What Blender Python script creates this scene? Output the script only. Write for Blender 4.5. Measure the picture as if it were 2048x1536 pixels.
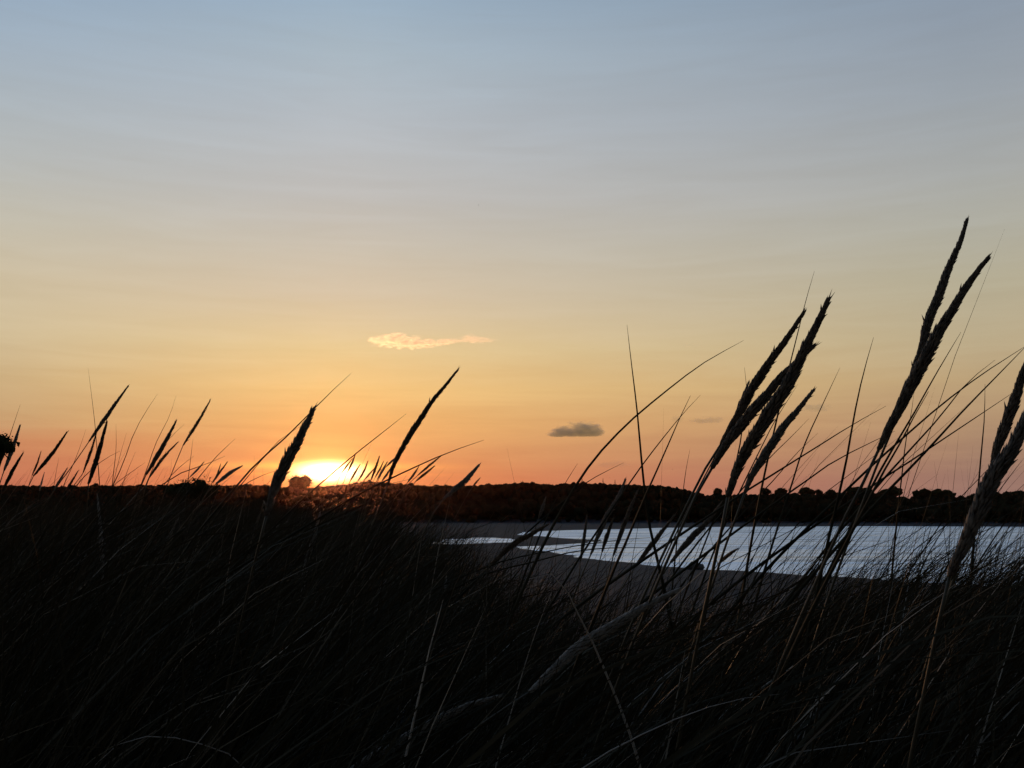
import bpy, math, random
import numpy as np
from mathutils import Vector

random.seed(7)
RNG = np.random.default_rng(11)
for o in list(bpy.data.objects):
    bpy.data.objects.remove(o)
SC = bpy.context.scene
COL = SC.collection

# ------------------------------------------------------------------ camera
CZ = 8.0                       # eye height above the water
F = 2000.0                     # focal length in photo pixels (2048 wide)
HORIZ = 1027.0                 # photo row of the true horizon
PITCH = math.atan((HORIZ - 768.0) / F)
cam = bpy.data.cameras.new("camera")
camo = bpy.data.objects.new("camera", cam)
COL.objects.link(camo)
cam.sensor_width = 36.0
cam.lens = 36.0 * F / 2048.0
cam.clip_start = 0.05
cam.clip_end = 40000.0
camo.location = (0, 0, CZ)
camo.rotation_euler = (math.pi / 2 + PITCH, 0, 0)
SC.camera = camo
CP, SP = math.cos(PITCH), math.sin(PITCH)

def ray(px, py):
    """direction of a photo pixel, scaled so that its forward (y) part is 1"""
    u = (px - 1024.0) / F
    v = (768.0 - py) / F
    y = CP - v * SP
    z = SP + v * CP
    return (u / y, 1.0, z / y)

def at(px, py, d):
    r = ray(px, py)
    return Vector((r[0] * d, d, CZ + r[2] * d))

def depress(px, py):
    """point on the water plane z=0 seen at this pixel"""
    r = ray(px, py)
    d = -CZ / r[2]
    return (r[0] * d, d)

SC.view_settings.view_transform = 'Standard'
SC.view_settings.look = 'None'
SC.view_settings.exposure = 0.0
SC.view_settings.gamma = 1.0
SC.view_settings.use_curve_mapping = False
SC.cycles.max_bounces = 6
SC.cycles.transparent_max_bounces = 12
SC.cycles.volume_bounces = 0
SC.cycles.use_adaptive_sampling = True
SC.cycles.adaptive_threshold = 0.02

# ------------------------------------------------------------------ sun
sr = Vector(ray(647, 944)).normalized()
SUN_DIR = sr
SUN_EL = math.asin(sr.z)
SUN_AZ = math.atan2(sr.x, sr.y)
sl = bpy.data.lights.new("sun", 'SUN')
sl.energy = 0.8
sl.color = (1.0, 0.46, 0.18)
sl.angle = math.radians(0.7)
slo = bpy.data.objects.new("sun", sl)
COL.objects.link(slo)
slo.rotation_euler = (-sr).to_track_quat('-Z', 'Y').to_euler()

# ------------------------------------------------------------------ world sky
def srgb(r, g, b):
    def f(c):
        c /= 255.0
        return c / 12.92 if c <= 0.04045 else ((c + 0.055) / 1.055) ** 2.4
    return (f(r), f(g), f(b), 1.0)

W = bpy.data.worlds.new("World")
SC.world = W
W.use_nodes = True
nt = W.node_tree
nt.nodes.clear()
N, L = nt.nodes, nt.links
def nd(t, **k):
    n = N.new(t)
    for a, b in k.items():
        setattr(n, a, b)
    return n
def mth(op, a, b=None, c=None, clamp=False):
    n = N.new('ShaderNodeMath'); n.operation = op; n.use_clamp = clamp
    for i, v in enumerate((a, b, c)):
        if v is None: continue
        if isinstance(v, (int, float)): n.inputs[i].default_value = v
        else: L.new(v, n.inputs[i])
    return n.outputs[0]
def mixc(fac, a, b, blend='MIX'):
    n = N.new('ShaderNodeMix'); n.data_type = 'RGBA'; n.blend_type = blend
    n.clamp_factor = True
    for i, v in ((0, fac), (6, a), (7, b)):
        if isinstance(v, (int, float)): n.inputs[i].default_value = v
        elif isinstance(v, tuple): n.inputs[i].default_value = v
        else: L.new(v, n.inputs[i])
    return n.outputs[2]
def scalec(col, fac):
    n = N.new('ShaderNodeVectorMath'); n.operation = 'SCALE'
    if isinstance(col, tuple): n.inputs[0].default_value = col[:3]
    else: L.new(col, n.inputs[0])
    L.new(fac, n.inputs[3]) if not isinstance(fac, (int, float)) else setattr(n.inputs[3], 'default_value', fac)
    return n.outputs[0]
def addc(a, b):
    n = N.new('ShaderNodeVectorMath'); n.operation = 'ADD'
    L.new(a, n.inputs[0]); L.new(b, n.inputs[1])
    return n.outputs[0]

tc = nd('ShaderNodeTexCoord')
sep = nd('ShaderNodeSeparateXYZ')
nrm = nd('ShaderNodeVectorMath', operation='NORMALIZE')
L.new(tc.outputs['Generated'], nrm.inputs[0])
L.new(nrm.outputs[0], sep.inputs[0])
dx, dy, dz = sep.outputs
DEG = 180.0 / math.pi
elev = mth('MULTIPLY', mth('ARCSINE', dz), DEG)          # degrees
azim = mth('MULTIPLY', mth('ARCTAN2', dx, dy), DEG)
daz = mth('SUBTRACT', azim, SUN_AZ * DEG)
adaz = mth('ABSOLUTE', daz)

# thin streaks of high cirrus, stretched along the horizon
mp = nd('ShaderNodeMapping')
mp.inputs['Scale'].default_value = (2.2, 2.2, 26.0)
mp.inputs['Rotation'].default_value = (0.0, math.radians(4), 0.0)
L.new(nrm.outputs[0], mp.inputs[0])
nz = nd('ShaderNodeTexNoise')
nz.inputs['Scale'].default_value = 2.3
nz.inputs['Detail'].default_value = 7
nz.inputs['Roughness'].default_value = 0.62
nz.inputs['Distortion'].default_value = 0.6
L.new(mp.outputs[0], nz.inputs['Vector'])
streak = mth('SUBTRACT', nz.outputs[0], 0.5)
elev2 = mth('ADD', elev, mth('MULTIPLY', streak, 1.6))

def el_of(py):
    r = Vector(ray(1024, py)).normalized()
    return math.degrees(math.asin(r.z))
def ramp(stops, src):
    n = nd('ShaderNodeValToRGB')
    n.color_ramp.interpolation = 'LINEAR'
    e = n.color_ramp.elements
    pts = sorted([(el_of(y) / 90.0, c) for y, c in stops])
    pts.append((45 / 90.0, (122, 144, 172)))
    pts.append((1.0, (88, 106, 136)))
    e[0].position = pts[0][0]; e[0].color = srgb(*pts[0][1])
    e[1].position = pts[-1][0]; e[1].color = srgb(*pts[-1][1])
    for p, c in pts[1:-1]:
        k = e.new(p); k.color = srgb(*c)
    L.new(mth('DIVIDE', src, 90.0), n.inputs[0])
    return n.outputs[0]

SKY_L = [(1027, (176, 98, 84)), (960, (184, 108, 88)), (900, (192, 128, 94)), (850, (188, 154, 114)), (780, (194, 168, 128)),
         (700, (202, 184, 150)), (600, (200, 186, 158)), (500, (192, 187, 172)), (400, (181, 184, 182)), (250, (166, 178, 188)),
         (120, (152, 171, 190)), (0, (138, 163, 190))]
SKY_S = [(1027, (208, 112, 76)), (960, (210, 118, 80)), (900, (216, 146, 94)), (850, (226, 168, 104)), (780, (233, 190, 124)),
         (700, (226, 198, 146)), (600, (212, 193, 165)), (500, (200, 190, 174)), (400, (190, 187, 183)), (250, (180, 186, 192)),
         (120, (169, 183, 194)), (0, (154, 174, 192))]
SKY_R = [(1027, (146, 112, 108)), (960, (150, 116, 104)), (900, (164, 130, 106)), (850, (176, 144, 112)), (780, (184, 158, 120)),
         (700, (184, 168, 136)), (600, (180, 172, 148)), (500, (174, 172, 160)), (400, (166, 168, 166)), (250, (152, 160, 168)),
         (120, (142, 154, 168)), (0, (132, 148, 166))]
rl, rs, rr = ramp(SKY_L, elev2), ramp(SKY_S, elev2), ramp(SKY_R, elev2)
fl = mth('MULTIPLY', mth('SUBTRACT', 0.0, daz), 1 / 19.0, clamp=True)
fr = mth('MULTIPLY', mth('SUBTRACT', daz, 2.0), 1 / 34.0, clamp=True)
base = mixc(fr, mixc(fl, rs, rl), rr)
# the sky dims away from the sunset
cosd = mth('COSINE', mth('DIVIDE', daz, DEG))
dim = nd('ShaderNodeMapRange'); dim.interpolation_type = 'SMOOTHSTEP'
L.new(cosd, dim.inputs[0])
dim.inputs[1].default_value = -0.3; dim.inputs[2].default_value = 0.68
dim.inputs[3].default_value = 0.26; dim.inputs[4].default_value = 1.0
base = scalec(base, dim.outputs[0])
# cirrus gives a slight brightening
base = scalec(base, mth('ADD', 1.0, mth('MULTIPLY', streak, 0.19)))

# aureole round the sun
dele = mth('SUBTRACT', elev, SUN_EL * DEG)
def gauss(sx, sy, power=2.0, oy=0.0, ox=0.0):
    a = mth('POWER', mth('ABSOLUTE', mth('DIVIDE', mth('SUBTRACT', daz, ox), sx)), 2.0)
    b = mth('POWER', mth('ABSOLUTE', mth('DIVIDE', mth('SUBTRACT', dele, oy), sy)), 2.0)
    q = mth('POWER', mth('ADD', a, b), power / 2.0)
    return mth('EXPONENT', mth('MULTIPLY', q, -1.0))
sky = base
sky = addc(sky, scalec((0.11, 0.035, 0.0, 1), gauss(7.5, 5.0, 1.4)))
sky = addc(sky, scalec((0.75, 0.34, 0.05, 1), gauss(2.2, 1.2, 1.6, 0.0, 0.3)))
sky = addc(sky, scalec((7.0, 4.2, 2.0, 1), gauss(1.6, 0.48, 2.6, 0.0, 0.35)))
sky = addc(sky, scalec((14.0, 10.0, 6.0, 1), gauss(0.34, 0.34, 6.0)))
# glowing slot between two haze layers beside the sun
sky = addc(sky, scalec((0.55, 0.28, 0.03, 1), gauss(5.2, 0.20, 2.0, 0.32)))
sky = addc(sky, scalec((0.35, 0.12, 0.0, 1), gauss(4.6, 0.09, 2.0, -0.12)))
bgn = nd('ShaderNodeBackground')
L.new(sky, bgn.inputs[0])
bgn.inputs[1].default_value = 1.0
# physical scattering sky, a small share of the light
nish = nd('ShaderNodeTexSky')
nish.sky_type = 'NISHITA'; nish.sun_disc = False
nish.sun_elevation = SUN_EL; nish.sun_rotation = SUN_AZ
bg2 = nd('ShaderNodeBackground')
L.new(nish.outputs[0], bg2.inputs[0]); bg2.inputs[1].default_value = 0.004
ad = nd('ShaderNodeAddShader')
L.new(bgn.outputs[0], ad.inputs[0]); L.new(bg2.outputs[0], ad.inputs[1])
wo = nd('ShaderNodeOutputWorld')
L.new(ad.outputs[0], wo.inputs[0])

# ------------------------------------------------------------------ materials
def material(name, c1, c2=None, scale=8.0, rough=0.7, spec=0.3, trans=0.0, tcol=None, bump=0.0, detail=4, coat=0.0):
    m = bpy.data.materials.new(name); m.use_nodes = True
    t = m.node_tree; p = t.nodes['Principled BSDF']
    p.inputs['Roughness'].default_value = rough
    p.inputs['Specular IOR Level'].default_value = spec
    g = t.nodes.new('ShaderNodeNewGeometry')
    n = t.nodes.new('ShaderNodeTexNoise'); n.inputs['Scale'].default_value = scale; n.inputs['Detail'].default_value = detail
    t.links.new(g.outputs['Position'], n.inputs['Vector'])
    r = t.nodes.new('ShaderNodeValToRGB')
    r.color_ramp.elements[0].position = 0.35; r.color_ramp.elements[1].position = 0.68
    r.color_ramp.elements[0].color = (*c1, 1); r.color_ramp.elements[1].color = (*(c2 or c1), 1)
    t.links.new(n.outputs[0], r.inputs[0]); t.links.new(r.outputs[0], p.inputs['Base Color'])
    if bump:
        b = t.nodes.new('ShaderNodeBump'); b.inputs['Strength'].default_value = bump
        t.links.new(n.outputs[0], b.inputs['Height']); t.links.new(b.outputs[0], p.inputs['Normal'])
    if trans:
        tr = t.nodes.new('ShaderNodeBsdfTranslucent'); tr.inputs[0].default_value = (*(tcol or c1), 1)
        mx = t.nodes.new('ShaderNodeMixShader'); mx.inputs[0].default_value = trans
        t.links.new(p.outputs[0], mx.inputs[1]); t.links.new(tr.outputs[0], mx.inputs[2])
        t.links.new(mx.outputs[0], t.nodes['Material Output'].inputs[0])
    return m

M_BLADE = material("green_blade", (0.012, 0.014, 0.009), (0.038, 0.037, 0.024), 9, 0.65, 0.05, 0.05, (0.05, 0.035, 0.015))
M_DRY = material("dry_blade", (0.08, 0.078, 0.068), (0.19, 0.185, 0.16), 12, 0.45, 0.3, 0.05, (0.2, 0.15, 0.08))
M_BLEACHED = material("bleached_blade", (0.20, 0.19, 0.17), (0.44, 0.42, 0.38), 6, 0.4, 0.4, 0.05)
M_HEAD = material("seed_head_straw", (0.075, 0.062, 0.048), (0.20, 0.165, 0.125), 160, 0.75, 0.2, 0.18, (0.14, 0.08, 0.045))
M_PALE = material("pale_seed_head", (0.17, 0.165, 0.15), (0.33, 0.315, 0.285), 140, 0.7, 0.25, 0.2, (0.25, 0.2, 0.13))
M_MID = material("grey_seed_head", (0.09, 0.08, 0.07), (0.20, 0.175, 0.145), 140, 0.75, 0.2, 0.15, (0.2, 0.14, 0.08))
M_STEM = material("stem_straw", (0.025, 0.024, 0.013), (0.055, 0.048, 0.028), 20, 0.5, 0.3)
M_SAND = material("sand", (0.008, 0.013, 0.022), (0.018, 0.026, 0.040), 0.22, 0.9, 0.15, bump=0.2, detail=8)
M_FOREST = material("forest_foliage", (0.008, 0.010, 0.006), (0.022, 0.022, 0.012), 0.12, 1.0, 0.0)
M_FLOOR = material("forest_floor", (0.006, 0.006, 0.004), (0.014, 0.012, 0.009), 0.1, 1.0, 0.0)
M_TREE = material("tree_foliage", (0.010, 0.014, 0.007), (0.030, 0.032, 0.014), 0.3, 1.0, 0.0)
M_BARK = material("bark", (0.03, 0.024, 0.02), (0.06, 0.05, 0.04), 3, 0.9, 0.1)
M_ROCK = material("wet_rock", (0.02, 0.025, 0.032), (0.05, 0.055, 0.06), 2, 0.5, 0.4, bump=0.5)
M_BIRD = material("bird_feather", (0.05, 0.05, 0.05), (0.10, 0.10, 0.10), 4, 0.8, 0.2)
M_HULL = material("boat_paint", (0.55, 0.56, 0.58), (0.7, 0.7, 0.7), 2, 0.5, 0.4)
M_WOOD = material("boat_wood", (0.18, 0.12, 0.08), (0.25, 0.17, 0.1), 2, 0.7, 0.3)

def water_material():
    m = bpy.data.materials.new("sea_water"); m.use_nodes = True
    t = m.node_tree; p = t.nodes['Principled BSDF']
    p.inputs['Base Color'].default_value = (0.07, 0.11, 0.15, 1); p.inputs['Specular Tint'].default_value = (0.70, 0.90, 1.0, 1)
    p.inputs['Roughness'].default_value = 0.16
    p.inputs['IOR'].default_value = 1.5
    g = t.nodes.new('ShaderNodeNewGeometry')
    mp = t.nodes.new('ShaderNodeMapping'); mp.inputs['Scale'].default_value = (0.13, 1.0, 1.0)
    mp.inputs['Rotation'].default_value = (0, 0, math.radians(-0.5))
    t.links.new(g.outputs['Position'], mp.inputs[0])
    n1 = t.nodes.new('ShaderNodeTexNoise'); n1.inputs['Scale'].default_value = 0.55; n1.inputs['Detail'].default_value = 5
    n1.inputs['Roughness'].default_value = 0.6
    t.links.new(mp.outputs[0], n1.inputs['Vector'])
    n2 = t.nodes.new('ShaderNodeTexNoise'); n2.inputs['Scale'].default_value = 0.075; n2.inputs['Detail'].default_value = 3
    t.links.new(mp.outputs[0], n2.inputs['Vector'])
    mxx = t.nodes.new('ShaderNodeMath'); mxx.operation = 'MULTIPLY_ADD'
    t.links.new(n2.outputs[0], mxx.inputs[0]); mxx.inputs[1].default_value = 7.0
    t.links.new(n1.outputs[0], mxx.inputs[2])
    b = t.nodes.new('ShaderNodeBump'); b.inputs['Strength'].default_value = 0.42; b.inputs['Distance'].default_value = 1.2
    t.links.new(mxx.outputs[0], b.inputs['Height'])
    gl = t.nodes.new('ShaderNodeBsdfGlossy'); gl.inputs['Color'].default_value = (0.72, 0.84, 1.0, 1); gl.inputs['Roughness'].default_value = 0.24
    df = t.nodes.new('ShaderNodeBsdfDiffuse'); df.inputs['Color'].default_value = (0.03, 0.06, 0.09, 1)
    mx = t.nodes.new('ShaderNodeMixShader')
    mp3 = t.nodes.new('ShaderNodeMapping'); mp3.inputs['Scale'].default_value = (0.035, 0.20, 1.0); mp3.inputs['Rotation'].default_value = (0, 0, math.radians(0.4))
    t.links.new(g.outputs['Position'], mp3.inputs[0])
    n3 = t.nodes.new('ShaderNodeTexNoise'); n3.inputs['Scale'].default_value = 0.5; n3.inputs['Detail'].default_value = 7; n3.inputs['Roughness'].default_value = 0.7
    t.links.new(mp3.outputs[0], n3.inputs['Vector'])
    mr = t.nodes.new('ShaderNodeMapRange'); mr.inputs[1].default_value = 0.34; mr.inputs[2].default_value = 0.52; mr.inputs[3].default_value = 0.30; mr.inputs[4].default_value = 0.97
    t.links.new(n3.outputs[0], mr.inputs[0]); t.links.new(mr.outputs[0], mx.inputs[0])
    mr2 = t.nodes.new('ShaderNodeMapRange'); mr2.inputs[1].default_value = 0.35; mr2.inputs[2].default_value = 0.65; mr2.inputs[3].default_value = 0.44; mr2.inputs[4].default_value = 0.26
    t.links.new(n2.outputs[0], mr2.inputs[0]); t.links.new(mr2.outputs[0], gl.inputs['Roughness'])
    t.links.new(b.outputs[0], gl.inputs['Normal']); t.links.new(b.outputs[0], df.inputs['Normal'])
    t.links.new(df.outputs[0], mx.inputs[1]); t.links.new(gl.outputs[0], mx.inputs[2])
    t.links.new(mx.outputs[0], t.nodes['Material Output'].inputs[0])
    return m
M_WATER = water_material()

# ------------------------------------------------------------------ object helpers
def make_mesh(name, V, Fc, mat, smooth=False):
    me = bpy.data.meshes.new(name)
    V = np.asarray(V, dtype=np.float32)
    if isinstance(Fc, np.ndarray):
        k = Fc.shape[1]; nf = Fc.shape[0]
        me.vertices.add(len(V)); me.vertices.foreach_set('co', V.ravel())
        me.loops.add(nf * k); me.loops.foreach_set('vertex_index', Fc.astype(np.int32).ravel())
        me.polygons.add(nf)
        me.polygons.foreach_set('loop_start', np.arange(0, nf * k, k, dtype=np.int32))
        me.update(calc_edges=True)
    else:
        me.from_pydata([tuple(v) for v in V], [], Fc)
        me.update()
    me.materials.append(mat)
    if smooth:
        me.polygons.foreach_set('use_smooth', [True] * len(me.polygons))
    return me

def link(name, me, parent=None, loc=None):
    o = bpy.data.objects.new(name, me)
    COL.objects.link(o)
    if loc is not None: o.location = loc
    if parent is not None: o.parent = parent
    return o

def tag(o, label=None, cat=None, group=None, kind=None):
    if label: o['label'] = label
    if cat: o['category'] = cat
    if group: o['group'] = group
    if kind: o['kind'] = kind
    return o

class MB:
    def __init__(s): s.v = []; s.f = []
    def tube(s, pts, rad, k=5, cap=True):
        n0 = len(s.v); n = len(pts)
        ref = Vector((0.13, 0.97, 0.2))
        for i, p in enumerate(pts):
            a = pts[max(i - 1, 0)]; b = pts[min(i + 1, n - 1)]
            t = (b - a).normalized()
            u = t.cross(ref)
            if u.length < 1e-4: u = t.cross(Vector((1, 0, 0)))
            u.normalize(); w = t.cross(u)
            for j in range(k):
                an = 2 * math.pi * j / k
                s.v.append(p + (u * math.cos(an) + w * math.sin(an)) * rad[i])
        for i in range(n - 1):
            for j in range(k):
                s.f.append((n0 + i * k + j, n0 + i * k + (j + 1) % k, n0 + (i + 1) * k + (j + 1) % k, n0 + (i + 1) * k + j))
        if cap:
            s.f.append(tuple(n0 + j for j in range(k))[::-1])
            s.f.append(tuple(n0 + (n - 1) * k + j for j in range(k)))
    def spindle(s, base, tip, w, side):
        n0 = len(s.v); ax = (tip - base); m = base + ax * 0.35
        t = ax.normalized(); u = t.cross(side)
        if u.length < 1e-5: u = Vector((1, 0, 0))
        u.normalize(); v = t.cross(u)
        s.v += [base, m + u * w, m - u * w * 0.5 + v * w * 0.8, m - u * w * 0.5 - v * w * 0.8, tip]
        for a, b in ((1, 2), (2, 3), (3, 1)):
            s.f.append((n0, n0 + b, n0 + a)); s.f.append((n0 + 4, n0 + a, n0 + b))
    def build(s, name, mat, smooth=False, origin=None):
        V = [(v - origin) if origin is not None else v for v in s.v]
        return make_mesh(name, V, s.f, mat, smooth)

def smooth_poly(pts, n):
    """Catmull-Rom through the points, n samples evenly along its length"""
    P = [pts[0] * 2 - pts[1]] + list(pts) + [pts[-1] * 2 - pts[-2]]
    out = []
    for i in range(1, len(P) - 2):
        for k in range(12):
            t = k / 12.0
            a, b, c, d = P[i - 1], P[i], P[i + 1], P[i + 2]
            out.append(0.5 * ((b * 2) + (c - a) * t + (a * 2 - b * 5 + c * 4 - d) * t * t + (b * 3 - a - c * 3 + d) * t ** 3))
    out.append(P[-2])
    ln = [0.0]
    for i in range(1, len(out)): ln.append(ln[-1] + (out[i] - out[i - 1]).length)
    res = []; j = 0
    for k in range(n):
        s = ln[-1] * k / (n - 1)
        while j < len(ln) - 2 and ln[j + 1] < s: j += 1
        f = (s - ln[j]) / max(ln[j + 1] - ln[j], 1e-9)
        res.append(out[j].lerp(out[j + 1], min(max(f, 0), 1)))
    return res

# ------------------------------------------------------------------ ground
def sstep(a, b, x):
    t = np.clip((x - a) / (b - a), 0, 1)
    return t * t * (3 - 2 * t)

WATER1 = [(1020, 1068.2), (1085, 1062), (1180, 1059.5), (1300, 1056.5), (1400, 1054.5), (1500, 1053.5), (1800, 1052), (2048, 1051), (2600, 1050), (3400, 1050),
          (3600, 1230), (2500, 1200), (2048, 1178), (1800, 1162), (1600, 1150), (1480, 1141), (1400, 1139), (1300, 1132), (1240, 1125), (1190, 1119),
          (1130, 1109), (1090, 1104), (1060, 1098), (1042, 1093), (1075, 1091.5), (1130, 1089), (1170, 1085.5), (1192, 1081.5), (1165, 1078.5), (1110, 1074.5), (1060, 1071)]
WATER2 = [(872, 1081), (905, 1078), (960, 1075.5), (1000, 1075.5), (1030, 1078.5), (1036, 1083), (1000, 1085.5), (940, 1087.5), (880, 1089), (866, 1085)]
POLYS = [[depress(*p) for p in W_] for W_ in (WATER1, WATER2)]

def water_sdf(x, y):
    """signed distance in metres, positive on land"""
    best = np.full(x.shape, 1e9); inside = np.zeros(x.shape, bool)
    for P in POLYS:
        ins = np.zeros(x.shape, bool)
        for i in range(len(P)):
            (x1, y1), (x2, y2) = P[i], P[(i + 1) % len(P)]
            ex, ey = x2 - x1, y2 - y1
            t = np.clip(((x - x1) * ex + (y - y1) * ey) / (ex * ex + ey * ey + 1e-9), 0, 1)
            d = np.hypot(x - x1 - t * ex, y - y1 - t * ey)
            best = np.minimum(best, d)
            c = ((y1 > y) != (y2 > y)) & (x < (x2 - x1) * (y - y1) / (y2 - y1 + 1e-12) + x1)
            ins ^= c
        inside |= ins
    return np.where(inside, -best, best) + (0.6 + 0.004 * np.hypot(x, y)) * (wob(x, y, 14.0) + 0.6 * wob(y, x, 5.0))

# treetop skyline of the far shore, photo pixels
SKYLINE = [(-900, 972), (-300, 970), (0, 971), (100, 973), (200, 970), (330, 968), (460, 968), (520, 967), (560, 969), (620, 970), (660, 967), (700, 963), (760, 959), (800, 963),
           (850, 966), (900, 966), (960, 966), (1000, 963), (1040, 961), (1070, 961), (1100, 965), (1160, 961), (1200, 963), (1250, 965), (1310, 966), (1345, 969),
           (1370, 974), (1390, 980), (1410, 986), (1440, 985), (1500, 984), (1560, 981), (1640, 983), (1700, 980), (1760, 981), (1818, 992), (1860, 986), (1912, 991), (1960, 984),
           (2048, 980), (2400, 982), (3000, 978)]
SKX = np.array([math.atan2(ray(p[0], HORIZ)[0], 1.0) for p in SKYLINE]); SKY_ = np.array([p[1] for p in SKYLINE])
RIDGE_R = 830.0
TREE_H = 6.5
def treetop(a):
    py = np.interp(a, SKX, SKY_)
    return CZ + (HORIZ - py) / F * 1.03 * RIDGE_R

def wob(x, y, s):
    return np.sin(x * 1.7 / s + 1.3) * np.cos(y * 1.3 / s + 0.4) + 0.5 * np.sin(x * 3.1 / s + y * 2.3 / s + 2.0)

def ground_z(x, y):
    x = np.asarray(x, float); y = np.asarray(y, float)
    r = np.hypot(x, y); a = np.arctan2(x, y)
    R = 4.3 + 24.0 * sstep(-0.02, -0.22, a) + 20.0 * sstep(0.9, 1.6, np.abs(a)) * (a > 0)
    top = 7.26 + 0.05 * wob(x, y, 1.1) * sstep(0.4, 2.0, r) + 0.13 * sstep(-0.05, -0.2, a) * sstep(1.2, 3.5, r) + 0.012 * np.minimum(r, 25) * sstep(-0.05, -0.25, a) - 0.05 * sstep(0.0, 0.3, a) * np.minimum(r, 5)
    fall = np.maximum(r - R, 0.0)
    dune = top - np.where(fall < 2, 0.14 * fall * fall, 0.56 + 0.56 * (fall - 2))
    sd = water_sdf(x, y)
    beach = np.where(sd > 0, np.minimum(0.02 + 0.03 * sd, 1.1 + 0.002 * sd), np.maximum(-0.02 + 0.04 * sd, -1.5))
    beach = beach + np.where(sd > 6, 0.10 * wob(x, y, 9.0), 0) * (r < 300)
    z = np.maximum(dune, beach)
    # wooded ridge across the bay
    rg = treetop(a) - TREE_H - 4.0 * sstep(0.15, 0.2, a) - 2.5 * np.exp(-((a + 0.21) / 0.03) ** 2)
    hill = 1.5 + (rg - 1.5) * sstep(700, RIDGE_R, r) - 10 * sstep(RIDGE_R + 20, 1500, r)
    front = np.abs(a) < 1.45
    hill = np.where(front, hill, 1.5)
    z = np.where(r > 690, np.maximum(z, np.minimum(hill, hill)), z)
    return z

def build_ground():
    az = np.concatenate([np.arange(-math.pi, -0.75, 0.06), np.arange(-0.75, 0.75, 0.0028), np.arange(0.75, math.pi - 0.03, 0.06)])
    rad = [0.15]
    while rad[-1] < 40: rad.append(rad[-1] * 1.05)
    px = F * CZ / rad[-1]
    while px > 24: 
        px -= 1.6; rad.append(F * CZ / px)
    rad += list(np.linspace(rad[-1] + 12, 1000, 34)) + [1200, 1500, 2200, 3500, 6000, 12000, 25000]
    rad = np.array(rad)
    A, R = np.meshgrid(az, rad)
    X = R * np.sin(A); Y = R * np.cos(A)
    Z = ground_z(X, Y)
    nr, na = R.shape
    V = np.stack([X.ravel(), Y.ravel(), Z.ravel()], 1)
    i, j = np.meshgrid(np.arange(nr - 1), np.arange(na), indexing='ij')
    j2 = (j + 1) % na
    Q = np.stack([(i * na + j).ravel(), (i * na + j2).ravel(), ((i + 1) * na + j2).ravel(), ((i + 1) * na + j).ravel()], 1)
    V = np.vstack([V, [[0, 0, float(ground_z(np.array([0.0]), np.array([0.01]))[0])]]])
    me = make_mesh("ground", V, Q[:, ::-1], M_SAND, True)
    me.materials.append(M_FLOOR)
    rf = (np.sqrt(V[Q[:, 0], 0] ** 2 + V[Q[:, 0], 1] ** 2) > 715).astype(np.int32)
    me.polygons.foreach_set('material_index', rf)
    tag(link("ground", me), kind='structure')
build_ground()

# sea: one sheet just wider than the land, seen only where the ground dips below it
wv = [(-9000, -9000, 0), (9000, -9000, 0), (9000, 9000, 0), (-9000, 9000, 0)]
tag(link("water", make_mesh("water", wv, [(0, 1, 2, 3)], M_WATER)), kind='structure')

# ------------------------------------------------------------------ foliage
def icosphere():
    import bmesh
    bm = bmesh.new(); bmesh.ops.create_icosphere(bm, subdivisions=2, radius=1.0)
    V = np.array([v.co[:] for v in bm.verts]); Fc = np.array([[v.index for v in f.verts] for f in bm.faces]); bm.free()
    return V, Fc
ICV, ICF = icosphere()

def crown_tris(center, rx, rz, n, size, core=0.72, lobes=5, cone=False, lrm=1.0):
    """triangles of one crown: lumpy inner body and leaf clumps over several lobes"""
    vs, fs = [], []; off = 0
    c = np.array(center)
    if cone:
        t = RNG.random(n) ** 0.8
        an = RNG.random(n) * 2 * math.pi
        rr_ = rx * (1 - t) * (0.55 + 0.45 * RNG.random(n))
        P = np.stack([rr_ * np.cos(an), rr_ * np.sin(an), (t * 2 - 1) * rz], 1) + c
    else:
        lc = RNG.normal(size=(lobes, 3)); lc /= np.linalg.norm(lc, axis=1)[:, None]
        lc[:, 2] = np.abs(lc[:, 2]) * 0.8 - 0.15
        lc = lc * np.array([rx * 0.5, rx * 0.5, rz * 0.5])
        lc = np.vstack([lc, [[0, 0, 0]]])
        lr = np.append(RNG.uniform(0.38, 0.58, lobes) * lrm, 0.7)
        for k in range(len(lc)):
            S = ICV * (1 + 0.18 * RNG.standard_normal((len(ICV), 1))) * core * lr[k] * np.array([rx, rx, rz]) + lc[k] + c
            vs.append(S); fs.append(ICF + off); off += len(S)
        k = RNG.integers(0, len(lc), n)
        d = RNG.normal(size=(n, 3)); d /= np.linalg.norm(d, axis=1)[:, None]
        P = c + lc[k] + d * (lr[k] * (0.75 + 0.35 * RNG.random(n)))[:, None] * np.array([rx, rx, rz])
    T = RNG.normal(size=(n, 3, 3)) * size
    T = P[:, None, :] + T * 0.6
    vs.append(T.reshape(-1, 3)); fs.append(np.arange(n * 3).reshape(-1, 3) + off)
    return np.vstack(vs), np.vstack(fs)

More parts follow.
